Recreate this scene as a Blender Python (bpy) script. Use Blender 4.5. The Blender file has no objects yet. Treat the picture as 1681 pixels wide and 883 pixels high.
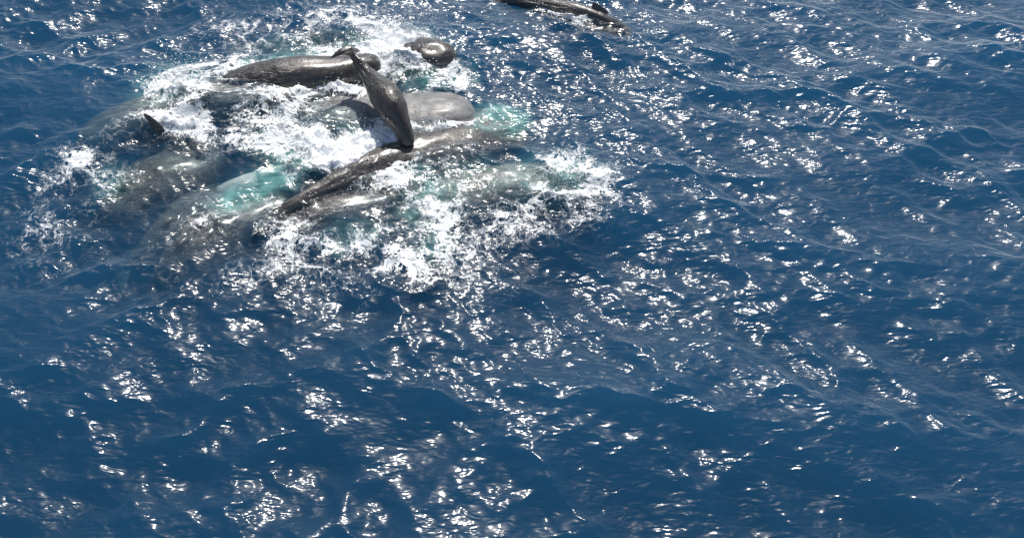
import bpy, math, random
import numpy as np
from mathutils import Vector
R = math.radians
random.seed(7)
rng = np.random.default_rng(11)
scene = bpy.context.scene
C = scene.collection

# ------------------------------------------------------------------ camera
CAM_H, PITCH, FPX = 27.0, R(45.0), 1448.0        # a drone hovering 27 m up; focal length in photo pixels
PU, PV = 600.0, 255.0                            # optical axis in the photo
cam = bpy.data.cameras.new('drone_camera')
camo = bpy.data.objects.new('drone_camera', cam)
C.objects.link(camo)
camo.location = (0, 0, CAM_H)
camo.rotation_euler = (R(90) - PITCH, 0, 0)
cam.sensor_width = 36.0
cam.lens = 36.0 * FPX / 1681.0
cam.shift_x = (840.5 - PU) / 1681.0
cam.shift_y = -(441.5 - PV) / 1681.0
cam.clip_end = 6000
scene.camera = camo

def P(u, v, z=0.0):
    """the place at height z that the photo shows at (u, v)"""
    a, b = (u - PU) / FPX, -(v - PV) / FPX
    s, c = math.sin(PITCH), math.cos(PITCH)
    dx, dy, dz = a, c + b * s, -s + b * c
    t = (z - CAM_H) / dz
    return np.array((dx * t, dy * t, z))

# ------------------------------------------------------------------ light
SUN_EL, SUN_AZ = R(54), R(13)                    # azimuth from straight ahead, towards the right
w = bpy.data.worlds.new('World'); scene.world = w; w.use_nodes = True
nt = w.node_tree; nt.nodes.clear()
sky = nt.nodes.new('ShaderNodeTexSky'); sky.sky_type = 'NISHITA'; sky.sun_disc = False
sky.sun_elevation = SUN_EL; sky.sun_rotation = SUN_AZ
bg = nt.nodes.new('ShaderNodeBackground'); bg.inputs[1].default_value = 0.10
ow = nt.nodes.new('ShaderNodeOutputWorld')
nt.links.new(sky.outputs[0], bg.inputs[0]); nt.links.new(bg.outputs[0], ow.inputs[0])
sl = bpy.data.lights.new('sun', 'SUN'); sl.energy = 4.7; sl.angle = R(0.53); sl.color = (1.0, 0.95, 0.88)
so = bpy.data.objects.new('sun', sl); C.objects.link(so)
sdir = Vector((math.sin(SUN_AZ) * math.cos(SUN_EL), math.cos(SUN_AZ) * math.cos(SUN_EL), math.sin(SUN_EL)))
so.rotation_euler = sdir.to_track_quat('Z', 'Y').to_euler(); so.location = (30, 50, 80)
scene.view_settings.view_transform = 'Standard'; scene.view_settings.look = 'None'
scene.view_settings.gamma = 1.0; scene.view_settings.exposure = 0.0
cy = scene.cycles
cy.max_bounces = 12; cy.transparent_max_bounces = 24; cy.volume_bounces = 1
cy.transmission_bounces = 8; cy.diffuse_bounces = 3; cy.glossy_bounces = 3
cy.caustics_reflective = False; cy.caustics_refractive = False

# ------------------------------------------------------------------ node helper
class NT:
    def __init__(s, name):
        s.m = bpy.data.materials.new(name); s.m.use_nodes = True
        s.t = s.m.node_tree; s.t.nodes.clear()
        s.out = s.n('ShaderNodeOutputMaterial')
    def n(s, ty, inp=None, **kw):
        nd = s.t.nodes.new(ty)
        for k, v in kw.items(): setattr(nd, k, v)
        for k, v in (inp or {}).items():
            if isinstance(v, bpy.types.NodeSocket): s.t.links.new(v, nd.inputs[k])
            else: nd.inputs[k].default_value = v
        return nd
    def math(s, op, a, b=0.0, c=0.0, clamp=False):
        return s.n('ShaderNodeMath', {0: a, 1: b, 2: c}, operation=op, use_clamp=clamp).outputs[0]
    def smooth(s, x, a, b, lo=0.0, hi=1.0):
        return s.n('ShaderNodeMapRange', {0: x, 1: a, 2: b, 3: lo, 4: hi}, interpolation_type='SMOOTHSTEP').outputs[0]
    def noise(s, vec, scale, detail=3.0, rough=0.5, dist=0.0, out=0):
        return s.n('ShaderNodeTexNoise', {'Vector': vec, 'Scale': scale, 'Detail': detail, 'Roughness': rough, 'Distortion': dist}).outputs[out]
    def mixc(s, f, a, b):
        nd = s.n('ShaderNodeMix', data_type='RGBA')
        for k, v in ((0, f), (6, a), (7, b)):
            if isinstance(v, bpy.types.NodeSocket): s.t.links.new(v, nd.inputs[k])
            else: nd.inputs[k].default_value = v
        return nd.outputs[2]
    def link(s, a, b): s.t.links.new(a, b)

def mat_water():
    k = NT('sea_water')
    pos = k.n('ShaderNodeNewGeometry')
    P_, back = pos.outputs['Position'], pos.outputs['Backfacing']
    foam = k.n('ShaderNodeAttribute', attribute_name='foam').outputs['Fac']
    aer = k.n('ShaderNodeAttribute', attribute_name='aer').outputs['Fac']
    # domain warp
    wv = k.noise(P_, 0.9, 4, 0.6, out=1)
    off = k.n('ShaderNodeVectorMath', {0: wv, 1: (0.5, 0.5, 0.5)}, operation='SUBTRACT').outputs[0]
    off = k.n('ShaderNodeVectorMath', {0: off, 'Scale': 1.6}, operation='SCALE').outputs[0]
    wp = k.n('ShaderNodeVectorMath', {0: P_, 1: off}, operation='ADD').outputs[0]
    # lace: thin ridges of warped noise at two sizes
    def ridge(scale, det, ro, v=wp):
        n = k.noise(v, scale, det, ro)
        r = k.math('ABSOLUTE', k.math('SUBTRACT', n, 0.5))
        return k.math('SUBTRACT', 1.0, k.math('MULTIPLY', r, 9.0))
    r1 = ridge(1.0, 4, 0.55); r2 = ridge(2.7, 4, 0.58)
    vor = k.n('ShaderNodeTexVoronoi', {'Vector': wp, 'Scale': 1.5, 'Randomness': 1.0}, feature='DISTANCE_TO_EDGE').outputs[0]
    v1 = k.smooth(vor, 0.0, 0.16, 1.0, 0.0)
    lace = k.math('MAXIMUM', k.math('MAXIMUM', r1, k.math('MULTIPLY', r2, 0.85)), k.math('MULTIPLY', v1, 0.8))
    fine = k.noise(P_, 14, 4, 0.7)
    lace = k.math('ADD', lace, k.math('MULTIPLY', k.math('SUBTRACT', fine, 0.5), 0.5))
    # threshold falls as the foam gets denser
    big = k.noise(P_, 0.55, 3, 0.6, 0.5)
    foam = k.math('MULTIPLY', foam, k.smooth(big, 0.34, 0.62, 0.50, 1.15))
    th = k.math('SUBTRACT', 1.37, k.math('MULTIPLY', foam, 1.0))
    df = k.math('SUBTRACT', lace, th)
    mask = k.math('ADD', k.math('MULTIPLY', k.smooth(df, -0.28, 0.10), 0.36), k.math('MULTIPLY', k.smooth(df, -0.04, 0.15), 0.64))
    gate = k.smooth(foam, 0.03, 0.30)
    mask = k.math('MULTIPLY', mask, gate, clamp=True)
    # small ripples
    calm = k.smooth(k.noise(k.n('ShaderNodeMapping', {'Vector': P_, 'Rotation': (0, 0, R(35)), 'Scale': (0.5, 1.2, 1.0)}).outputs[0], 0.55, 3, 0.6, 0.8), 0.40, 0.62, 0.12, 1.0)
    px = k.n('ShaderNodeSeparateXYZ', {0: P_}).outputs[0]
    side = k.smooth(px, -7.0, 8.0)
    def rip(rot, ratio, scale, det, dist):
        return k.noise(k.n('ShaderNodeMapping', {'Vector': P_, 'Rotation': (0, 0, rot), 'Scale': (1.0, ratio, 1.0)}).outputs[0], scale, det, 0.5, dist)
    lerp = lambda a, b: k.math('ADD', k.math('MULTIPLY', a, k.math('SUBTRACT', 1.0, side)), k.math('MULTIPLY', b, side))
    n1 = lerp(rip(R(-14), 2.5, 1.5, 1.2, 0.7), rip(R(34), 2.5, 1.5, 1.2, 0.7))
    n2 = lerp(rip(R(-25), 2.2, 3.2, 0.6, 0.6), rip(R(22), 2.2, 3.2, 0.6, 0.6))
    h = k.math('ADD', k.math('MULTIPLY', n1, 0.10), k.math('MULTIPLY', k.math('MULTIPLY', n2, 0.050), calm))
    bmp = k.n('ShaderNodeBump', {'Height': h, 'Strength': 0.72, 'Distance': 1.0}).outputs[0]
    fb = k.n('ShaderNodeBump', {'Height': k.math('MULTIPLY', lace, 0.05), 'Strength': 0.8, 'Distance': 1.0, 'Normal': bmp}).outputs[0]
    fres = k.n('ShaderNodeFresnel', {'IOR': 1.333, 'Normal': bmp}).outputs[0]
    fres = k.math('MULTIPLY', fres, k.math('SUBTRACT', 1.0, back))
    gl = k.n('ShaderNodeBsdfGlossy', {'Color': (1, 1, 1, 1), 'Roughness': 0.14, 'Normal': bmp})
    tr = k.n('ShaderNodeBsdfTransparent', {'Color': (1, 1, 1, 1)})
    # bubbly water just under the surface is pale aqua
    aq = k.n('ShaderNodeBsdfDiffuse', {'Color': (0.18, 0.44, 0.42, 1), 'Normal': bmp})
    an = k.noise(wp, 1.1, 5, 0.6)
    af = k.math('MULTIPLY', aer, k.smooth(an, 0.25, 0.7), clamp=True)
    base = k.n('ShaderNodeMixShader', {0: af, 1: tr.outputs[0], 2: aq.outputs[0]})
    g2 = k.n('ShaderNodeBsdfGlossy', {'Color': (1, 1, 1, 1), 'Roughness': 0.36, 'Normal': bmp})
    gm = k.n('ShaderNodeMixShader', {0: 0.38, 1: gl.outputs[0], 2: g2.outputs[0]})
    surf = k.n('ShaderNodeMixShader', {0: fres, 1: base.outputs[0], 2: gm.outputs[0]})
    fo = k.n('ShaderNodeBsdfDiffuse', {'Color': (0.88, 0.90, 0.90, 1), 'Normal': fb})
    fin = k.n('ShaderNodeMixShader', {0: k.math('MULTIPLY', mask, 0.93), 1: surf.outputs[0], 2: fo.outputs[0]})
    k.link(fin.outputs[0], k.out.inputs[0])
    ab = k.n('ShaderNodeVolumeAbsorption', {'Color': (0.15, 0.52, 0.66, 1), 'Density': 0.42})
    sc = k.n('ShaderNodeVolumeScatter', {'Color': (0.09, 0.36, 0.68, 1), 'Density': 0.165, 'Anisotropy': 0.0})
    vo = k.n('ShaderNodeAddShader', {0: ab.outputs[0], 1: sc.outputs[0]})
    k.link(vo.outputs[0], k.out.inputs[1])
    k.m.cycles.homogeneous_volume = True
    return k.m

def mat_skin(name, col, col2, rough=0.36, wr=1.0, coat=.5):
    k = NT(name)
    a = k.n('ShaderNodeAttribute', attribute_name='along').outputs['Vector']
    P_ = k.n('ShaderNodeTexCoord').outputs['Object']
    # a = (metres along the body, metres round it, 0..1 along)
    sep = k.n('ShaderNodeSeparateXYZ', {0: a}).outputs
    rear = k.smooth(sep[2], 0.28, 0.5)
    st = k.n('ShaderNodeMapping', {'Vector': a, 'Scale': (1.0, 2.2, 0.0)}).outputs[0]
    streak = k.noise(st, 1.3, 5, 0.65)
    mott = k.noise(P_, 2.2, 5, 0.65, 0.4)
    scr = k.n('ShaderNodeMapping', {'Vector': a, 'Rotation': (0, 0, 0.5), 'Scale': (1.0, 16.0, 0.0)}).outputs[0]
    scratch = k.smooth(k.noise(scr, 1.3, 2, 0.5, 1.2), 0.66, 0.72)
    c = k.mixc(k.smooth(mott, 0.3, 0.72), col, col2)
    c = k.mixc(k.math('MULTIPLY', k.smooth(streak, 0.48, 0.70), 0.35), c, tuple(min(1, x * 1.9) for x in col2[:3]) + (1,))
    c = k.mixc(k.math('MULTIPLY', scratch, 0.35), c, (0.3, 0.29, 0.28, 1))
    wm = k.n('ShaderNodeMapping', {'Vector': a, 'Scale': (1.6, 3.0, 0.0)}).outputs[0]
    wrk = k.noise(wm, 2.2, 3, 0.6, 1.0)
    h = k.math('MULTIPLY', k.math('MULTIPLY', wrk, rear), 0.12 * wr)
    h = k.math('ADD', h, k.math('MULTIPLY', mott, 0.05))
    h = k.math('ADD', h, k.math('MULTIPLY', k.noise(P_, 14, 3, 0.6), 0.003))
    b = k.n('ShaderNodeBump', {'Height': h, 'Strength': 0.8, 'Distance': 1.0}).outputs[0]
    ro = k.smooth(k.noise(P_, 3.0, 4, 0.6), 0.3, 0.7, rough - 0.1, rough + 0.14)
    p = k.n('ShaderNodeBsdfPrincipled', {'Base Color': c, 'Roughness': ro, 'Normal': b, 'Specular IOR Level': 0.5,
            'Coat Weight': coat, 'Coat Roughness': 0.18})
    k.link(p.outputs[0], k.out.inputs[0])
    return k.m

def mat_foam():
    k = NT('white_foam')
    P_ = k.n('ShaderNodeNewGeometry').outputs['Position']
    n = k.noise(P_, 9, 6, 0.7, 0.5); n2 = k.noise(P_, 2.4, 4, 0.6)
    c = k.mixc(k.smooth(n2, 0.3, 0.7), (0.84, 0.88, 0.88, 1), (0.92, 0.92, 0.92, 1))
    b = k.n('ShaderNodeBump', {'Height': k.math('MULTIPLY', n, 0.05), 'Strength': 0.7, 'Distance': 1.0}).outputs[0]
    d = k.n('ShaderNodeBsdfDiffuse', {'Color': c, 'Normal': b})
    tl = k.n('ShaderNodeBsdfTransparent')
    edge = k.n('ShaderNodeAttribute', attribute_name='thick').outputs['Fac']
    hole = k.math('ADD', edge, k.math('MULTIPLY', k.math('SUBTRACT', k.noise(P_, 3.2, 8, 0.72, 0.9), 0.5), 2.2))
    m = k.smooth(hole, 0.32, 0.72)
    mx = k.n('ShaderNodeMixShader', {0: m, 1: tl.outputs[0], 2: d.outputs[0]})
    k.link(mx.outputs[0], k.out.inputs[0])
    return k.m

def mat_drop():
    k = NT('spray_drops')
    d = k.n('ShaderNodeBsdfPrincipled', {'Base Color': (0.85, 0.88, 0.9, 1), 'Roughness': 0.25})
    k.link(d.outputs[0], k.out.inputs[0]); return k.m

def mat_plain(name, col, rough):
    k = NT(name)
    P_ = k.n('ShaderNodeTexCoord').outputs['Object']
    c = k.mixc(k.noise(P_, 12, 2), col, tuple(x * 1.5 for x in col[:3]) + (1,))
    d = k.n('ShaderNodeBsdfPrincipled', {'Base Color': c, 'Roughness': rough})
    k.link(d.outputs[0], k.out.inputs[0]); return k.m

# ------------------------------------------------------------------ waves
class Field:
    """periodic wave field: height and choppy displacement"""
    def __init__(s, L, N, kmin, kmax, direction, power, spread, std, seed, chop=1.0):
        g = np.random.default_rng(seed)
        f = np.fft.fftfreq(N, L / N) * 2 * np.pi
        kx, ky = np.meshgrid(f, f, indexing='ij')
        kk = np.hypot(kx, ky); kk[0, 0] = 1
        ca = (kx * math.cos(direction) + ky * math.sin(direction)) / kk
        amp = kk ** (-power) * (np.abs(ca) ** spread + 0.10) * np.exp(-(kmin / kk) ** 4) * np.exp(-(kk / kmax) ** 2)
        amp[0, 0] = 0
        H = (g.normal(size=(N, N)) + 1j * g.normal(size=(N, N))) * amp
        h = np.fft.ifft2(H)
        sc = std / h.real.std()
        s.L, s.N = L, N
        s.h = h.real * sc
        s.dx = np.fft.ifft2(1j * kx / kk * H).real * sc * chop
        s.dy = np.fft.ifft2(1j * ky / kk * H).real * sc * chop
    def at(s, a, x, y):
        u = (x / s.L % 1.0) * s.N; v = (y / s.L % 1.0) * s.N
        i = u.astype(int) % s.N; j = v.astype(int) % s.N
        fu = u - np.floor(u); fv = v - np.floor(v)
        i2 = (i + 1) % s.N; j2 = (j + 1) % s.N
        return (a[i, j] * (1 - fu) * (1 - fv) + a[i2, j] * fu * (1 - fv) + a[i, j2] * (1 - fu) * fv + a[i2, j2] * fu * fv)

TWO = 2 * math.pi
W = [Field(110, 1024, TWO / 15, TWO / 3.0, R(100), 2.6, 3, 0.16, 1, .9),      # swell
     Field(61, 1024, TWO / 3.2, TWO / 0.9, R(108), 2.5, 2.5, 0.076, 2, .75),  # wind sea on the left
     Field(67, 1024, TWO / 3.2, TWO / 0.9, R(54), 2.5, 2.5, 0.076, 4, .75),   # wind sea on the right
     Field(23, 512, TWO / 1.0, TWO / 0.28, R(80), 2.3, 1.0, 0.017, 3, 0.7)]
LUMP = Field(17, 512, TWO / 1.2, TWO / 0.10, 0, 1.9, 0, 1.0, 5, 0.0)
PATCH = Field(90, 512, TWO / 12, TWO / 2.5, R(56), 1.5, 4.0, 1.0, 9, 0.0)

def seg_dist(x, y, pts):
    d = np.full(x.shape, 1e9)
    for a, b in zip(pts[:-1], pts[1:]):
        ab = b - a; L2 = max(1e-9, float(ab @ ab))
        t = np.clip(((x - a[0]) * ab[0] + (y - a[1]) * ab[1]) / L2, 0, 1)
        d = np.minimum(d, np.hypot(x - a[0] - t * ab[0], y - a[1] - t * ab[1]))
    return d

def strokes(x, y, S):
    """S: (line in the photo, radius in metres, strength) laid on the water"""
    o = np.zeros(x.shape)
    for line, r, st in S:
        pts = [P(u, v)[:2] for u, v in line]
        if len(pts) == 1: pts = pts * 2
        lo = np.min(pts, 0) - 2.5 * r; hi = np.max(pts, 0) + 2.5 * r
        m = (x > lo[0]) & (x < hi[0]) & (y > lo[1]) & (y < hi[1])
        if not m.any(): continue
        d = seg_dist(x[m], y[m], pts) / r
        o[m] = 1 - (1 - o[m]) * (1 - np.clip(st * np.exp(-d ** 2.4), 0, 1))
    return o

FOAM = [
    ([(100, 300), (150, 262), (230, 235), (330, 238)], 1.1, 0.28), ([(60, 250), (120, 225)], 1.2, 0.20), ([(690, 395), (780, 385), (880, 370), (990, 335)], 1.0, 0.20),
    ([(40, 380), (130, 350)], 1.3, 0.30), ([(430, 420), (520, 400), (640, 400)], 1.0, 0.20), ([(960, 250), (1010, 300), (1000, 350)], 0.9, 0.22),
    ([(480, 430), (600, 460), (740, 440)], 1.2, 0.22), ([(330, 30), (400, 60)], 1.2, 0.34), ([(450, 40), (520, 20), (600, 30)], 1.2, 0.30),
    ([(590, 92), (620, 72), (660, 70), (690, 95)], 1.2, 1.0), ([(610, 60), (650, 45), (690, 55)], 0.9, 0.6),
    ([(620, 110), (640, 130), (700, 112), (750, 125)], 0.8, 0.65), ([(450, 60), (520, 40), (580, 60)], 1.3, 0.42), ([(560, 70), (600, 45)], 0.8, 0.55),
    ([(350, 45), (440, 20), (560, 15), (620, 20)], 1.5, 0.30), ([(520, 75), (585, 85)], 0.7, 0.6),
    ([(258, 160), (270, 130), (305, 108), (350, 100), (400, 103)], 0.9, 0.85), ([(290, 140), (320, 155), (330, 168)], 0.9, 0.8),
    ([(330, 130), (400, 128)], 0.9, 0.40), ([(350, 165), (430, 170), (480, 160)], 1.0, 0.26), ([(380, 105), (440, 92), (520, 88), (575, 90)], 0.25, 0.8), ([(385, 92), (440, 85)], 0.9, 0.4),
    ([(265, 208), (290, 216), (325, 214)], 0.6, 0.95), ([(240, 190), (262, 175), (300, 190)], 0.9, 0.55),
    ([(130, 262), (150, 250), (200, 222), (250, 200)], 0.9, 0.42), ([(160, 300), (220, 290)], 0.6, 0.42), ([(175, 310), (150, 335)], 0.5, 0.4),
    ([(290, 200), (370, 215), (440, 230)], 1.0, 0.52), ([(330, 235), (420, 250)], 0.8, 0.4), ([(330, 160), (380, 150), (430, 140), (480, 165)], 1.1, 0.22),
    ([(430, 160), (470, 172), (500, 180)], 0.8, 0.5),
    ([(488, 148), (520, 136), (555, 140), (590, 150)], 0.6, 0.9), ([(500, 165), (560, 175), (610, 190)], 1.2, 0.36),
    ([(600, 165), (620, 200)], 0.5, 0.5),
    ([(490, 180), (450, 195), (475, 225), (500, 250)], 0.9, 0.75), ([(400, 215), (440, 205), (460, 240)], 1.0, 0.55),
    ([(510, 240), (550, 255), (590, 240), (640, 238)], 1.05, 1.0), ([(530, 270), (580, 268)], 0.7, 0.9),
    ([(480, 270), (470, 300), (440, 325)], 0.5, 0.6), ([(620, 215), (645, 230)], 0.6, 0.7),
    ([(640, 205), (690, 216), (740, 208), (762, 200)], 0.38, 0.85), ([(670, 160), (660, 195)], 0.5, 0.5),
    ([(655, 265), (660, 250), (700, 262)], 0.6, 0.55), ([(600, 300), (640, 275), (670, 285)], 0.7, 0.65),
    ([(640, 290), (680, 310), (700, 350), (740, 375)], 0.8, 0.72), ([(690, 285), (740, 300), (830, 285)], 1.3, 0.34),
    ([(700, 320), (780, 330), (850, 320)], 1.2, 0.24), ([(880, 290), (920, 268), (950, 280), (975, 305)], 0.9, 0.62),
    ([(985, 315), (965, 328), (930, 320), (890, 325), (870, 332)], 0.5, 0.8), ([(900, 250), (950, 245), (1000, 280)], 0.8, 0.35),
    ([(760, 360), (830, 365), (900, 345), (980, 340)], 1.0, 0.36), ([(740, 400), (850, 420), (960, 380)], 1.6, 0.22),
    ([(690, 400), (650, 380), (700, 360)], 0.8, 0.5), ([(560, 440), (680, 430), (800, 470)], 2.0, 0.24), ([(640, 420), (720, 445)], 1.0, 0.4),
    ([(510, 345), (570, 330), (630, 340)], 0.8, 0.32), ([(430, 360), (470, 365), (460, 385)], 0.7, 0.62), ([(500, 400), (420, 440), (520, 470)], 1.5, 0.24),
    ([(560, 400), (620, 410)], 0.8, 0.4), ([(330, 352), (390, 335), (440, 322)], 0.45, 0.5), ([(270, 372), (310, 355)], 0.6, 0.42),
    ([(720, 135), (770, 110), (800, 90)], 0.9, 0.42), ([(680, 150), (760, 140)], 0.7, 0.45),
    ([(887, 14), (930, 30), (968, 40)], 0.28, 0.85), ([(900, 26), (950, 44)], 0.4, 0.45),
    ([(60, 430), (250, 430)], 2.0, 0.24), ([(120, 270), (60, 330)], 1.4, 0.26), ([(300, 490), (450, 480)], 1.6, 0.22),
    ([(775, 195), (800, 182), (850, 186)], 0.3, 0.5), ([(680, 225), (740, 232), (770, 240)], 0.7, 0.4), ([(680, 262), (740, 268)], 0.5, 0.4),
]
THICK = [
    ([(600, 92), (625, 78), (655, 74), (680, 92)], 0.95, 1.0), ([(640, 110), (625, 125)], 0.6, 0.7), ([(640, 62), (665, 60)], 0.6, 0.7),
    ([(262, 150), (275, 128), (310, 108), (350, 102)], 0.6, 0.62), ([(305, 148), (322, 158)], 0.4, 0.5),
    ([(276, 212), (295, 217), (318, 215)], 0.32, 0.75), ([(492, 148), (520, 138), (552, 142), (585, 152)], 0.42, 0.85),
    ([(515, 235), (545, 258), (590, 242), (640, 240)], 0.85, 0.95), ([(530, 268), (580, 266)], 0.5, 0.8),
    ([(650, 210), (700, 219), (745, 211)], 0.2, 0.5), ([(480, 200), (470, 215)], 0.5, 0.55),
    ([(640, 222), (648, 232)], 0.4, 0.8), ([(690, 335), (715, 355)], 0.5, 0.55), ([(975, 322), (940, 325), (900, 328)], 0.3, 0.6),
    ([(900, 22), (935, 34)], 0.16, 0.7),
]
AER = [
    ([(785, 188), (820, 184), (848, 191)], 0.55, 1.0), ([(790, 198), (845, 203)], 0.6, 0.6), ([(370, 322), (420, 303), (470, 288)], 0.6, 0.75),
    ([(450, 255), (480, 250)], 0.8, 0.35), ([(690, 300), (710, 320), (700, 345)], 1.0, 0.5), ([(880, 290), (940, 285)], 1.2, 0.45),
    ([(560, 390), (600, 382)], 0.7, 0.4), ([(600, 90), (670, 85)], 1.6, 0.7), ([(300, 120), (270, 150)], 1.3, 0.6), ([(400, 97), (480, 88), (570, 88)], 0.4, 0.7),
    ([(500, 252), (620, 244)], 1.2, 0.5), ([(540, 170), (600, 190)], 1.0, 0.12), ([(700, 400), (720, 405)], 0.7, 0.4), ([(430, 225), (470, 215)], 0.8, 0.3),
    ([(690, 140), (760, 125)], 0.7, 0.35), ([(180, 300)], 0.8, 0.3), ([(750, 290), (800, 290)], .9, 0.2), ([(440, 72), (500, 75)], 0.8, 0.25),
]

BULGE = [  # sheets of water carried up over the backs: height in metres
    ([(310, 155), (360, 143), (400, 134)], 0.8, 0.36), ([(320, 178), (360, 172), (440, 162)], 0.9, 0.32),
    ([(660, 205), (720, 208)], 0.45, 0.25), ([(190, 218), (240, 205)], 0.8, 0.2),
    ([(560, 350), (620, 340)], 0.7, 0.2), ([(700, 250), (760, 238)], 0.6, 0.2),
]

def sea_point(x, y):
    """where the water that rests at (x, y) stands"""
    far = np.clip(1.2 - np.hypot(x - 5, y - 27) / 400.0, 0.25, 1.0)
    X, Y, Z = x.copy(), y.copy(), np.zeros(x.shape)
    # calmer over the bodies of the whales, busier on open water
    th = strokes(x, y, THICK); fo = strokes(x, y, FOAM)
    calm = 1 - 0.35 * np.clip(fo, 0, 1)
    pm = np.clip(0.95 + 0.34 * PATCH.at(PATCH.h, x, y), 0.5, 1.35)
    bl = 1 / (1 + np.exp(-(x - 1.0) / 4.0)); wl = 1.15 * np.sqrt(1.15 - bl); wr = np.sqrt(0.15 + bl)
    for q, f in enumerate(W):
        g = far * (1.0, math.sqrt(.75) * pm * wl, math.sqrt(.75) * pm * wr, pm)[q] * (calm if q == 0 else 1.0)
        Z += g * f.at(f.h, x, y); X += g * f.at(f.dx, x, y); Y += g * f.at(f.dy, x, y)
    lump = LUMP.at(LUMP.h, x, y)
    Z += 0.02 * fo * lump + 0.10 * th + strokes(x, y, BULGE)
    return X, Y, Z, fo, th, lump

def mesh_from(name, verts, quads, mat, smooth=True):
    me = bpy.data.meshes.new(name)
    n, q = len(verts), len(quads)
    me.vertices.add(n); me.vertices.foreach_set('co', np.asarray(verts, np.float32).ravel())
    me.loops.add(q * 4); me.loops.foreach_set('vertex_index', np.asarray(quads, np.int32).ravel())
    me.polygons.add(q); me.polygons.foreach_set('loop_start', np.arange(0, q * 4, 4, dtype=np.int32))
    me.polygons.foreach_set('use_smooth', np.full(q, smooth))
    me.update(calc_edges=True)
    me.materials.append(mat)
    return me

def set_attr(me, name, val, kind='FLOAT'):
    a = me.attributes.new(name, kind, 'POINT')
    a.data.foreach_set('value' if kind == 'FLOAT' else 'vector', np.asarray(val, np.float32).ravel())

def axis(lo, hi, flo, fhi, fine, mid, reach):
    a = np.arange(flo, fhi, fine)
    b = np.arange(lo, flo, mid); c = np.arange(fhi, hi, mid)
    out = [np.r_[b, a, c]]
    ends = []
    st, p = mid, 0.0
    while p < reach:
        st *= 1.25; p += st; ends.append(p)
    ends = np.array(ends)
    return np.r_[(out[0][0] - ends)[::-1], out[0], out[0][-1] + ends]

def build_sea(mat):
    xs = axis(-26, 40, -17, 17, 0.055, 0.085, 2200)
    ys = axis(9, 47, 19, 38, 0.055, 0.085, 2200)
    nx, ny = len(xs), len(ys)
    x, y = np.meshgrid(xs, ys, indexing='ij'); x = x.ravel(); y = y.ravel()
    X, Y, Z, fo, th, lump = sea_point(x, y)
    v = np.stack([X, Y, Z], 1)
    idx = np.arange(nx * ny).reshape(nx, ny)
    q = np.stack([idx[:-1, :-1], idx[1:, :-1], idx[1:, 1:], idx[:-1, 1:]], -1).reshape(-1, 4)
    # closed body of water 45 m deep
    rim = np.concatenate([idx[:, 0], idx[-1, 1:], idx[-2::-1, -1], idx[0, -2:0:-1]])
    low = v[rim].copy(); low[:, 2] = -45
    n0 = len(v); m = len(rim)
    v = np.vstack([v, low])
    r2 = np.roll(rim, -1); l = np.arange(n0, n0 + m); l2 = np.roll(l, -1)
    side = np.stack([rim, l, l2, r2], -1)
    me_q = np.vstack([q, side])
    c = np.array([[x.min(), y.min(), -45], [x.max(), y.min(), -45], [x.max(), y.max(), -45], [x.min(), y.max(), -45]])
    me = mesh_from('sea', v, me_q, mat)
    # bottom as one n-gon
    import bmesh
    bm = bmesh.new(); bm.from_mesh(me); bm.verts.ensure_lookup_table()
    bm.faces.new([bm.verts[i] for i in l[::-1]])
    bm.to_mesh(me); bm.free()
    z = np.zeros(m)
    ae = strokes(x, y, AER)
    set_attr(me, 'foam', np.r_[fo, z]); set_attr(me, 'aer', np.r_[ae, z])
    o = bpy.data.objects.new('sea', me); C.objects.link(o)
    o['kind'] = 'structure'
    return o

def build_foam(mat):
    cell = 0.035
    for name, label, (x0, x1, y0, y1) in FOAM_BOXES:
        xs = np.arange(x0, x1, cell); ys = np.arange(y0, y1, cell)
        nx, ny = len(xs), len(ys)
        x, y = np.meshgrid(xs, ys, indexing='ij'); x = x.ravel(); y = y.ravel()
        X, Y, Z, fo, th, lump = sea_point(x, y)
        l2 = LUMP.at(LUMP.h, x * 0.37 + 3, y * 0.37 + 1)
        g = np.clip((th - 0.22) / 0.6, 0, 1)
        Z = Z - 0.03 + 0.06 * np.clip(g * 3, 0, 1) + g * (0.12 + 0.05 * np.clip(l2 + 0.6, 0, 3) + 0.028 * lump)
        idx = np.arange(nx * ny).reshape(nx, ny)
        q = np.stack([idx[:-1, :-1], idx[1:, :-1], idx[1:, 1:], idx[:-1, 1:]], -1).reshape(-1, 4)
        keep = (th[q] > 0.20).all(1)
        q = q[keep]
        used = np.unique(q); re = np.full(nx * ny, -1); re[used] = np.arange(len(used))
        me = mesh_from(name, np.stack([X, Y, Z], 1)[used], re[q], mat)
        set_attr(me, 'thick', th[used])
        o = bpy.data.objects.new(name, me); C.objects.link(o)
        o['kind'] = 'stuff'; o['label'] = label; o['category'] = 'foam'

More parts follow.
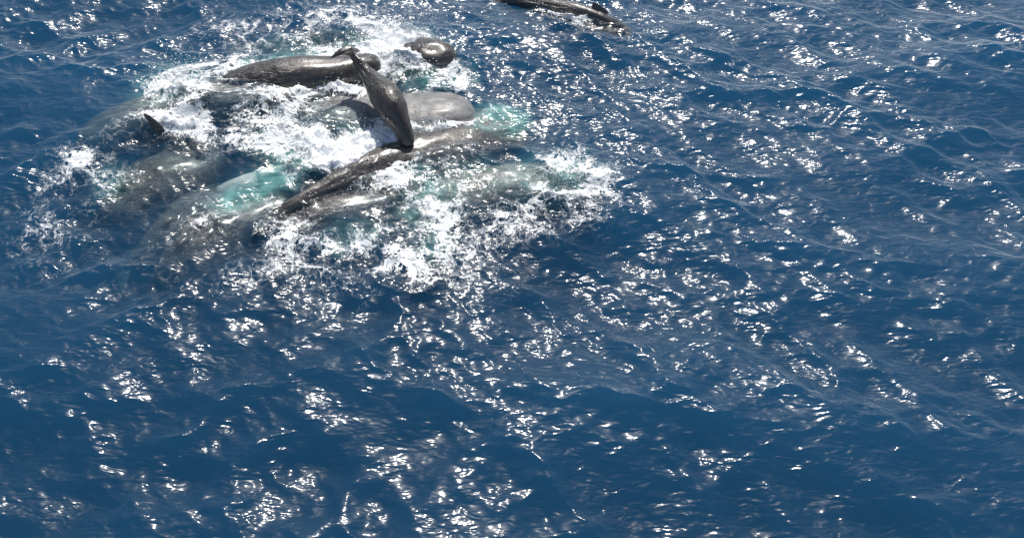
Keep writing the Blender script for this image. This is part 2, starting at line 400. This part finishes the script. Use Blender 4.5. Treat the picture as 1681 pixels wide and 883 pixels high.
def box_px(us, vs, pad=1.0):
    p = [P(u, v) for u in us for v in vs]
    a = np.array(p)
    return (a[:, 0].min() - pad, a[:, 0].max() + pad, a[:, 1].min() - pad, a[:, 1].max() + pad)
FOAM_BOXES = [
    ('white_water', 'thick white splash heaped behind the young whale and beside the marked head', box_px((590, 700), (55, 128), 0.6)),
    ('white_water', 'white wash curling round the underwater end of the long dark back', box_px((250, 365), (98, 178), 0.3)),
    ('white_water', 'small bright splash at the foot of the upright fin', box_px((255, 335), (198, 225), 0.3)),
    ('white_water', 'white crest breaking against the near side of the long dark back', box_px((480, 596), (130, 160), 0.3)),
    ('white_water', 'broad white wash between the young whale snout and the dark ridge', box_px((455, 646), (190, 280), 0.25)),
    ('white_water', 'thin white line of wash along the near edge of the pale head', box_px((647, 760), (203, 222), 0.2)),
    ('white_water', 'foam heap below the dark ridge in the lower middle', box_px((675, 730), (325, 365), 0.3)),
    ('white_water', 'foam collar on the water in front of the broad submerged back', box_px((885, 985), (318, 332), 0.3)),
    ('white_water', 'foam beside the finned whale at the top edge', box_px((893, 945), (15, 40), 0.3)),
]

# ------------------------------------------------------------------ whales
def catmull(pts, n):
    pts = np.asarray(pts, float)
    p = np.vstack([2 * pts[0] - pts[1], pts, 2 * pts[-1] - pts[-2]])
    out = []
    m = len(pts) - 1
    for t in np.linspace(0, m - 1e-6, n):
        i = int(t); f = t - i
        a, b, c, d = p[i], p[i + 1], p[i + 2], p[i + 3]
        out.append(0.5 * (2 * b + (c - a) * f + (2 * a - 5 * b + 4 * c - d) * f * f + (3 * b - 3 * c + d - a) * f ** 3))
    return np.array(out)

def resample(c, n):
    d = np.r_[0, np.cumsum(np.linalg.norm(np.diff(c, axis=0), axis=1))]
    t = np.linspace(0, d[-1], n)
    return np.stack([np.interp(t, d, c[:, k]) for k in range(3)], 1), d[-1]

ADULT = dict(  # fraction along: half width, half height, lift of the section's centre (all as fractions of length)
    s=[0, .006, .02, .05, .10, .18, .26, .34, .45, .55, .65, .75, .85, .93, .98, 1.0],
    w=[.012, .034, .050, .060, .066, .074, .084, .092, .094, .086, .070, .050, .030, .017, .011, .008],
    h=[.014, .045, .066, .078, .084, .086, .090, .096, .098, .092, .078, .058, .038, .024, .014, .008],
    c=[.010, .008, .006, .004, .002, .002, .0, .0, .0, .0, .0, .0, .0, .0, .0, .0])
BLUNT = dict(
    s=[0, .004, .015, .035, .065, .10, .15, .22, .32, .45, .55, .65, .75, .85, .93, .98, 1.0],
    w=[.010, .024, .044, .062, .076, .086, .093, .095, .094, .094, .086, .070, .050, .030, .017, .011, .008],
    h=[.010, .024, .044, .062, .074, .082, .088, .092, .098, .098, .092, .078, .058, .038, .024, .014, .008],
    c=[.0] * 17)
BROAD = dict(s=BLUNT['s'], h=BLUNT['h'], c=BLUNT['c'],
    w=[a * (1.35 if q < .4 else max(.85, 1.35 - 2.5 * (q - .4))) for a, q in zip(BLUNT['w'], BLUNT['s'])])
CALF = dict(
    s=[0, .01, .035, .08, .15, .22, .30, .38, .48, .58, .68, .78, .87, .94, .98, 1.0],
    w=[.022, .044, .052, .056, .062, .082, .110, .124, .126, .104, .072, .050, .034, .022, .014, .010],
    h=[.024, .046, .055, .060, .067, .088, .118, .130, .126, .104, .080, .064, .050, .034, .020, .012],
    c=[.0] * 16)
PILOT = dict(
    s=[0, .01, .04, .09, .15, .22, .30, .38, .48, .58, .68, .78, .87, .94, .98, 1.0],
    w=[.012, .030, .048, .062, .072, .080, .086, .090, .088, .076, .058, .040, .026, .016, .012, .008],
    h=[.014, .036, .056, .070, .080, .088, .095, .098, .094, .082, .064, .048, .036, .024, .014, .008],
    c=[.0] * 16)

def ring_loft(V, F, rings):
    """rings: list of (n,3) arrays; closed tube with capped ends"""
    n = len(rings[0]); base = len(V)
    for r in rings: V.extend(map(tuple, r))
    for i in range(len(rings) - 1):
        for j in range(n):
            a = base + i * n + j; b = base + i * n + (j + 1) % n
            F.append((a, b, b + n, a + n))
    F.append(tuple(base + j for j in range(n))[::-1])
    F.append(tuple(base + (len(rings) - 1) * n + j for j in range(n)))

def blade(V, F, root, tip, fore, chord0, thick, sweep=0.0, n=9, bend=None, taper=0.35, tipround=True):
    """a flat fin from root to tip; fore points to the leading edge"""
    root, tip, fore = map(lambda a: np.asarray(a, float), (root, tip, fore))
    ax = tip - root; L = np.linalg.norm(ax); ax /= L
    fore = fore - ax * (fore @ ax); fore /= np.linalg.norm(fore)
    nor = np.cross(ax, fore)
    bend = np.zeros(3) if bend is None else np.asarray(bend, float)
    rings = []
    for i in range(n):
        t = i / (n - 1)
        ch = chord0 * (1 - (1 - taper) * t ** 1.2) * (math.sqrt(max(0.0, 1 - max(0, (t - .75) / .25) ** 2)) * .85 + .15 if tipround else 1)
        th = max(0.035, thick * (1 - .55 * t))
        cen = root + ax * L * t - fore * sweep * t ** 1.6 + bend * t * t
        rings.append([cen + fore * ch * .5 * math.cos(a) + nor * th * .5 * math.sin(a) for a in np.linspace(0, TWO, 16, endpoint=False)])
    ring_loft(V, F, [np.array(r) for r in rings])

def whale(name, label, group, spine, mat, prof=ADULT, wk=1.0, hk=1.0, L=None, up=(0, 0, 1), up2=None, voxel=0.06, scale=1.0, flukes=True, fluke_up=None, fluke_span=.26,
          pec=True, hump=True, dorsal=None, extra=(), sub=1, jaw=True, knuckles=0.0, flat=2.0, dents=()):
    """spine: (u, v, z) from the snout to the tail, as the photo shows them"""
    pts = [P(u, v, z) for u, v, z in spine]
    c = catmull(pts, 120)
    NS = 72
    c, Ls = resample(c, NS)
    L = Ls if L is None else L
    s = np.linspace(0, 1, NS) ** 1.0
    # denser near the snout
    ss = np.r_[np.linspace(0, .06, 12)[:-1], np.linspace(.06, 1, NS - 11)]
    c = np.stack([np.interp(ss, s, c[:, k]) for k in range(3)], 1); s = ss
    t = np.gradient(c, s, axis=0); t /= np.linalg.norm(t, axis=1)[:, None]
    u0 = np.asarray(up, float); u1 = u0 if up2 is None else np.asarray(up2, float)
    U = (1 - s)[:, None] * u0 + s[:, None] * u1
    U -= t * (U * t).sum(1)[:, None]; U /= np.linalg.norm(U, axis=1)[:, None]
    S = np.cross(t, U)
    w_ = np.interp(s, prof['s'], prof['w']) * L * scale * wk; h_ = np.interp(s, prof['s'], prof['h']) * L * scale * hk
    cc = np.interp(s, prof['s'], prof['c']) * L * scale
    V, F = [], []
    n = 36; rings = []
    for i in range(len(s)):
        ex = 2.4 if s[i] < .25 else 2.4 - .4 * min(1, (s[i] - .25) / .2)
        r = []
        for a in np.linspace(0, TWO, n, endpoint=False):
            ca, sa = math.cos(a), math.sin(a)
            x = np.sign(ca) * abs(ca) ** (2 / ex) * w_[i]; y = np.sign(sa) * abs(sa) ** (2 / ex) * h_[i]
            if prof is ADULT and y < 0 and s[i] < .22: x *= 1 + .55 * y / h_[i]       # the head narrows to the jaw
            r.append(c[i] + U[i] * (y + cc[i]) + S[i] * x)
        rings.append(np.array(r))
    ring_loft(V, F, rings)
    at = lambda q: min(len(s) - 1, int(np.searchsorted(s, q)))
    if jaw and prof is not PILOT:
        rj = []
        for q in np.linspace(.045, .27, 10):
            i = at(q); k_ = (q - .045) / .225
            cen = c[i] - U[i] * (h_[i] * 1.0 + .006 * L)
            rj.append(np.array([cen + U[i] * math.sin(a) * .014 * L * (0.7 + k_) + S[i] * math.cos(a) * L * (.010 + .026 * k_) for a in np.linspace(0, TWO, 12, endpoint=False)]))
        ring_loft(V, F, rj)
    if pec:
        i = at(.30)
        for sg in (-1, 1):
            root = c[i] + S[i] * sg * w_[i] * .80 - U[i] * h_[i] * .45
            tip = root + S[i] * sg * L * .075 - U[i] * L * .045 + t[i] * L * .055
            blade(V, F, root, tip, -t[i], L * .05, L * .016, sweep=L * .01, taper=.6)
    if flukes:
        i = len(s) - 1
        fu = U[i] if fluke_up is None else np.asarray(fluke_up, float)
        fu = fu - t[i] * (fu @ t[i]); fu /= np.linalg.norm(fu); sd = np.cross(t[i], fu)
        for k_, sg in enumerate((-1, 1)):
            root = c[i] - t[i] * L * .022
            tip = root + sd * sg * L * fluke_span * .5 + t[i] * L * .045
            bd = fu * 0 if not isinstance(flukes, tuple) else np.asarray(flukes[k_], float)
            blade(V, F, root, tip, -t[i], L * .085, L * .016, sweep=L * .012, taper=.22, bend=bd)
    if hump:
        i = at(.64)
        blade(V, F, c[i] + U[i] * h_[i] * .5, c[i] + U[i] * (h_[i] + L * .022) + t[i] * L * .02, -t[i], L * .13, L * .05, taper=.4)
    if knuckles:
        for q in np.linspace(.60, .90, 5):
            i = at(q)
            blade(V, F, c[i] + U[i] * h_[i] * .3, c[i] + U[i] * (h_[i] + knuckles * (1.15 - abs(q - .64))) + t[i] * .05, -t[i], L * .10, L * .03, taper=.5)
    if dorsal:
        q, hh, ch, lean = dorsal
        i = at(q)
        blade(V, F, c[i] + U[i] * h_[i] * .6, c[i] + U[i] * (h_[i] + hh) + t[i] * lean, -t[i], ch, .12, sweep=.18, taper=.16)
    for e in extra: blade(V, F, *e)
    me = bpy.data.meshes.new(name); me.from_pydata(V, [], F); me.update()
    o = bpy.data.objects.new(name, me); C.objects.link(o)
    md = o.modifiers.new('r', 'REMESH'); md.mode = 'VOXEL'; md.voxel_size = voxel; md.use_smooth_shade = True
    m2 = o.modifiers.new('s', 'SMOOTH'); m2.factor = 0.6; m2.iterations = 4
    dg = bpy.context.evaluated_depsgraph_get()
    nm = bpy.data.meshes.new_from_object(o.evaluated_get(dg))
    o.modifiers.clear(); o.data = nm; bpy.data.meshes.remove(me); nm.name = name
    nv = len(nm.vertices); co = np.empty(nv * 3, np.float32); nm.vertices.foreach_get('co', co); co = co.reshape(-1, 3).astype(float)
    best = np.full(nv, 1e9); bi = np.zeros(nv, int)
    for i in range(len(s)):
        d = ((co - c[i]) ** 2).sum(1); m = d < best; best[m] = d[m]; bi[m] = i
    rel = co - c[bi]
    ax_ = (rel * t[bi]).sum(1); yy = (rel * U[bi]).sum(1); xx = (rel * S[bi]).sum(1)
    ang = np.arctan2(xx, yy)
    al = s[bi] * L + ax_
    set_attr(nm, 'along', np.stack([al, ang * np.interp(s[bi], s, w_), al / L], 1), 'FLOAT_VECTOR')
    # folds, dents and small unevenness in the flesh
    nr = (U[bi] * yy[:, None] + S[bi] * xx[:, None]); nr /= np.maximum(1e-6, np.linalg.norm(nr, axis=1))[:, None]
    rear = np.clip((s[bi] - .3) / .2, 0, 1)
    b1 = LUMP.at(LUMP.h, al * 0.18 + 2, ang * 0.5 + 4)
    b2 = LUMP.at(LUMP.h, al * 0.5 + 7, ang * 1.1 + 4)
    fin_fade = np.exp(-np.maximum(0, np.hypot(xx, yy) / np.maximum(.05, np.interp(s[bi], s, np.maximum(w_, h_))) - 1.05) * 12)
    amp = .0011 * L * b1 + .0012 * L * b2 * rear
    co += nr * (amp * fin_fade)[:, None]
    for (dp, dr, dd) in dents:
        d = np.linalg.norm(co - np.asarray(dp), axis=1); co -= nr * (dd * np.exp(-(d / dr) ** 2))[:, None]
    org = c.mean(0)
    nm.vertices.foreach_set('co', (co - org).astype(np.float32).ravel()); nm.update()
    nm.materials.clear(); nm.materials.append(mat)
    nm.polygons.foreach_set('use_smooth', np.ones(len(nm.polygons), bool))
    o.location = org
    o['label'] = label; o['category'] = 'whale'; o['group'] = group
    return o, (c, t, U, S, w_, h_, s, L, org)

def eye(o, info, sides=(-1, 1), r=.05, q=.24, mat=None, low=.45):
    c, t, U, S, w_, h_, s, L, org = info
    i = int(np.searchsorted(s, q))
    for sg in sides:
        p = c[i] + S[i] * sg * w_[i] * .93 - U[i] * h_[i] * low - org
        V, F = [], []
        rr = []
        for a in np.linspace(-1.5, 1.5, 7):
            rr.append(np.array([p + S[i] * sg * r * .7 * math.sin(a) + (t[i] * math.cos(b) * 1.5 + U[i] * math.sin(b)) * r * math.cos(a) for b in np.linspace(0, TWO, 10, endpoint=False)]))
        ring_loft(V, F, rr)
        me = bpy.data.meshes.new('eye'); me.from_pydata(V, [], F); me.materials.append(mat)
        e = bpy.data.objects.new('eye', me); C.objects.link(e); e.parent = o

def build_whales():
    dark = mat_skin('dark_whale_skin', (0.026, 0.023, 0.021, 1), (0.062, 0.055, 0.050, 1))
    calfm = mat_skin('young_whale_skin', (0.022, 0.018, 0.016, 1), (0.060, 0.050, 0.044, 1), rough=.28)
    palem = mat_skin('pale_whale_skin', (0.12, 0.12, 0.12, 1), (0.23, 0.23, 0.23, 1), rough=.5, wr=.5, coat=.1)
    bell = mat_skin('pale_belly_skin', (0.42, 0.44, 0.42, 1), (0.58, 0.60, 0.56, 1), rough=.5)
    brown = mat_skin('brown_whale_skin', (0.07, 0.060, 0.051, 1), (0.14, 0.122, 0.105, 1), rough=.4)
    pilot = mat_skin('finned_whale_skin', (0.030, 0.028, 0.028, 1), (0.062, 0.058, 0.056, 1), rough=.3)
    grey = mat_skin('grey_whale_skin', (0.032, 0.034, 0.035, 1), (0.075, 0.076, 0.074, 1), rough=.5)
    ridgem = mat_skin('smooth_dark_whale_skin', (0.045, 0.040, 0.037, 1), (0.085, 0.077, 0.070, 1), rough=.36, wr=.30)
    eyem = mat_plain('eye_black', (0.01, 0.009, 0.008, 1), .12)
    G1, G2 = 'sperm whales packed together at the surface', 'sperm whales swimming under the surface'
    # 1 long dark back
    o, i = whale('sperm_whale', 'large whale whose long smooth dark back arches out of the foam behind the young whale', G1,
          [(624, 116, -.40), (560, 127, -.25), (490, 132, -.25), (410, 142, -.42), (330, 158, -.75), (262, 176, -1.4)], dark, hump=False, scale=1.08, voxel=.06)
    # 2 brown body with raised fin on the left
    fr = P(264, 217, .05); ft = P(244, 184, 1.2)
    whale('sperm_whale', 'brownish whale just under the foam at left with one ragged fin raised upright', G1,
          [(128, 246, -2.1), (190, 218, -1.5), (262, 192, -.85), (340, 172, -.48), (420, 162, -.40), (500, 160, -.9)], brown, L=10.5, wk=1.3, prof=BLUNT, scale=1.0,
          extra=[(fr, ft, (1, .1, 0), .56, .16, .1, 9, (-.15, 0, 0), .45), (P(436, 172, -.5), P(437, 172, .22), (1, 0, 0), .75, .5, 0, 7, None, .6)], hump=False)
    # 3 head with a mark
    o, i = whale('sperm_whale', 'whale showing only its rounded dark head with an oval dent, right of the white splash', G1,
          [(752, 94, -.25), (705, 94, -.28), (640, 94, -1.1), (560, 80, -1.9), (470, 76, -1.9), (380, 80, -2.4)], dark, prof=BLUNT, L=10.5, scale=1.0, wk=1.1, hk=.95, jaw=False, dents=((P(716, 80, .62), .30, .10), (P(704, 80, .62), .26, .08)))
    # 4 pale head
    whale('sperm_whale', 'whale with a broad pale grey head awash right of the young whale', G1,
          [(779, 183, -.42), (720, 187, -.42), (640, 193, -.62), (550, 190, -.66), (460, 194, -1.1), (370, 205, -1.6)], palem, prof=BLUNT, L=11.0, wk=1.28, hk=.70)
    # 5 brown whale with ridge
    whale('sperm_whale', 'long brown whale under the young whale snout, its knobbed ridge cutting through the foam', G1,
          [(864, 208, -1.2), (800, 224, -1.25), (730, 246, -1.06), (660, 270, -.92), (600, 290, -.74), (540, 314, -.60), (480, 340, -.46), (428, 364, -.85)], ridgem, L=11.5, scale=1.08, pec=False,
          up=(0, 0, 1), prof=BROAD, up2=(-.15, .55, .9), hump=False, flukes=True,
          extra=[(P(612, 288, -.55), P(622, 262, .22), (1, .75, .1), 1.5, .42, .1, 9, None, .35)])
    # 6 lower right
    brown2 = mat_skin('olive_whale_skin', (0.08, 0.077, 0.068, 1), (0.15, 0.145, 0.125, 1), rough=.5)
    whale('sperm_whale', 'broad whale just under the surface at lower right with foam round its brow', G2,
          [(985, 306, -1.5), (900, 312, -1.3), (800, 320, -1.2), (700, 342, -1.25), (620, 372, -1.6), (550, 398, -2.4)], brown2, prof=BLUNT, L=11.5, wk=1.15)
    # 7, 8, 9 lower left
    whale('sperm_whale', 'dark olive whale under the surface below the turquoise patch at lower left', G2,
          [(485, 345, -1.75), (415, 362, -1.6), (355, 388, -1.42), (305, 420, -1.3), (268, 455, -1.6), (235, 490, -2.6)], dark, L=10.5, wk=1.4, hump=True)
    whale('sperm_whale', 'whale rolled belly up under clear turquoise water left of the dark ridge', G2,
          [(505, 276, -1.3), (450, 292, -1.05), (390, 314, -1.25), (330, 340, -2.8), (280, 362, -4.6)], bell, L=8.5, scale=.70, up=(0, .2, -1), pec=False)
    whale('sperm_whale', 'blue grey whale deeper down at the left of the pod', G2,
          [(370, 262, -1.9), (310, 284, -1.65), (245, 308, -1.5), (190, 342, -1.5), (140, 378, -2.4)], grey, L=10.5, scale=1.1, wk=1.45, prof=BLUNT)
    whale('sperm_whale', 'slate blue whale under smooth water between the turquoise patch and the blue grey one', G2,
          [(440, 312, -2.6), (380, 336, -2.3), (320, 362, -1.7), (255, 402, -1.6), (195, 445, -2.2)], grey, L=10.0, scale=1.0, wk=1.5, prof=BLUNT)
    whale('sperm_whale', 'dark brown whale awash directly below the knobbed ridge, speckled with foam', G1,
          [(700, 322, -1.4), (630, 340, -1.2), (550, 356, -1.15), (480, 378, -1.3), (410, 402, -1.7), (360, 430, -2.4)], dark, L=9.0, wk=1.1, hump=False)
    # top right
    whale('finned_whale', 'slim dark whale with a hooked back fin passing alone at the top right', 'whale beside the pod',
          [(1036, 56, -.55), (1000, 41, -.15), (962, 26, .02), (915, 14, .02), (860, 5, -.1), (800, -3, -.6)], pilot, prof=PILOT, L=6.4, scale=.82,
          up=(0, .35, 1), voxel=.035, dorsal=(.23, .42, .95, .45), hump=False)
    # the young whale lying across the others
    cs = [(671, 240, .22), (664, 214, .78), (648, 184, 1.2), (628, 152, 1.35), (604, 124, 1.40), (584, 98, 1.75), (573, 80, 2.05)]
    o, i = whale('young_whale', 'small young whale lying out of the water across the big back, flukes in the air', 'young whale on top of the pod',
          cs, calfm, prof=CALF, scale=.94, up=(.75, .25, .65), up2=(.2, -.2, 1.0), voxel=.032, hump=False, pec=False, jaw=True,
          flukes=False, extra=CALF_EXTRA(cs))
    eye(o, i, sides=(-1, 1), r=.045, q=.2, mat=eyem, low=.2)

def CALF_EXTRA(cs):
    r = P(636, 170, 1.45); t = P(637, 203, 1.22)
    f0 = P(577, 84, 2.05)
    return [(r, t, (.9, .5, .3), .34, .10, .06, 9, None, .5),
            (f0, P(541, 76, 2.5), (.3, 1, .3), .58, .11, .05, 11, (-.02, -.1, -.62), .25),
            (f0, P(591, 76, 2.0), (-.3, 1, .2), .46, .11, .0, 9, (.0, -.1, -.2), .35)]

def build_spray(mat):
    V, F = [], []
    t = (1 + 5 ** .5) / 2
    iv = np.array([(-1, t, 0), (1, t, 0), (-1, -t, 0), (1, -t, 0), (0, -1, t), (0, 1, t), (0, -1, -t), (0, 1, -t), (t, 0, -1), (t, 0, 1), (-t, 0, -1), (-t, 0, 1)]) / 1.9
    fi = [(0, 11, 5), (0, 5, 1), (0, 1, 7), (0, 7, 10), (0, 10, 11), (1, 5, 9), (5, 11, 4), (11, 10, 2), (10, 7, 6), (7, 1, 8), (3, 9, 4), (3, 4, 2), (3, 2, 6), (3, 6, 8), (3, 8, 9), (4, 9, 5), (2, 4, 11), (6, 2, 10), (8, 6, 7), (9, 8, 1)]
    src = [((650, 70), 1.9, 1.1, 1500), ((610, 80), 1.2, .8, 700), ((300, 120), 1.4, .5, 500), ((320, 152), .6, .5, 250), ((545, 140), 1.1, .5, 500), ((560, 245), 1.9, .5, 900),
           ((290, 212), .7, .5, 250), ((520, 120), .4, .5, 120), ((700, 212), .9, .2, 200), ((930, 300), 1.3, .3, 400), ((690, 60), 1.6, .6, 500), ((500, 210), 1.4, .3, 300), ((930, 32), .6, .2, 120)]
    for (u, v), rad, hh, n in src:
        c0 = P(u, v)
        for _ in range(n):
            x = c0[0] + random.gauss(0, rad * .55); y = c0[1] + random.gauss(0, rad * .7)
            z = .08 + abs(random.gauss(0, hh * .5)); r = .008 + .02 * random.random() ** 3
            b = len(V); st = 1 + random.random()
            V.extend([(x + p[0] * r * st, y + p[1] * r, z + p[2] * r) for p in iv])
            F.extend([(b + i, b + j, b + k) for i, j, k in fi])
    me = bpy.data.meshes.new('spray'); me.from_pydata(V, [], F); me.materials.append(mat)
    o = bpy.data.objects.new('spray', me); C.objects.link(o)
    o['kind'] = 'stuff'; o['label'] = 'fine white droplets of spray thrown up over the foam'; o['category'] = 'spray'

build_sea(mat_water())
build_whales()
build_foam(mat_foam())
build_spray(mat_drop())
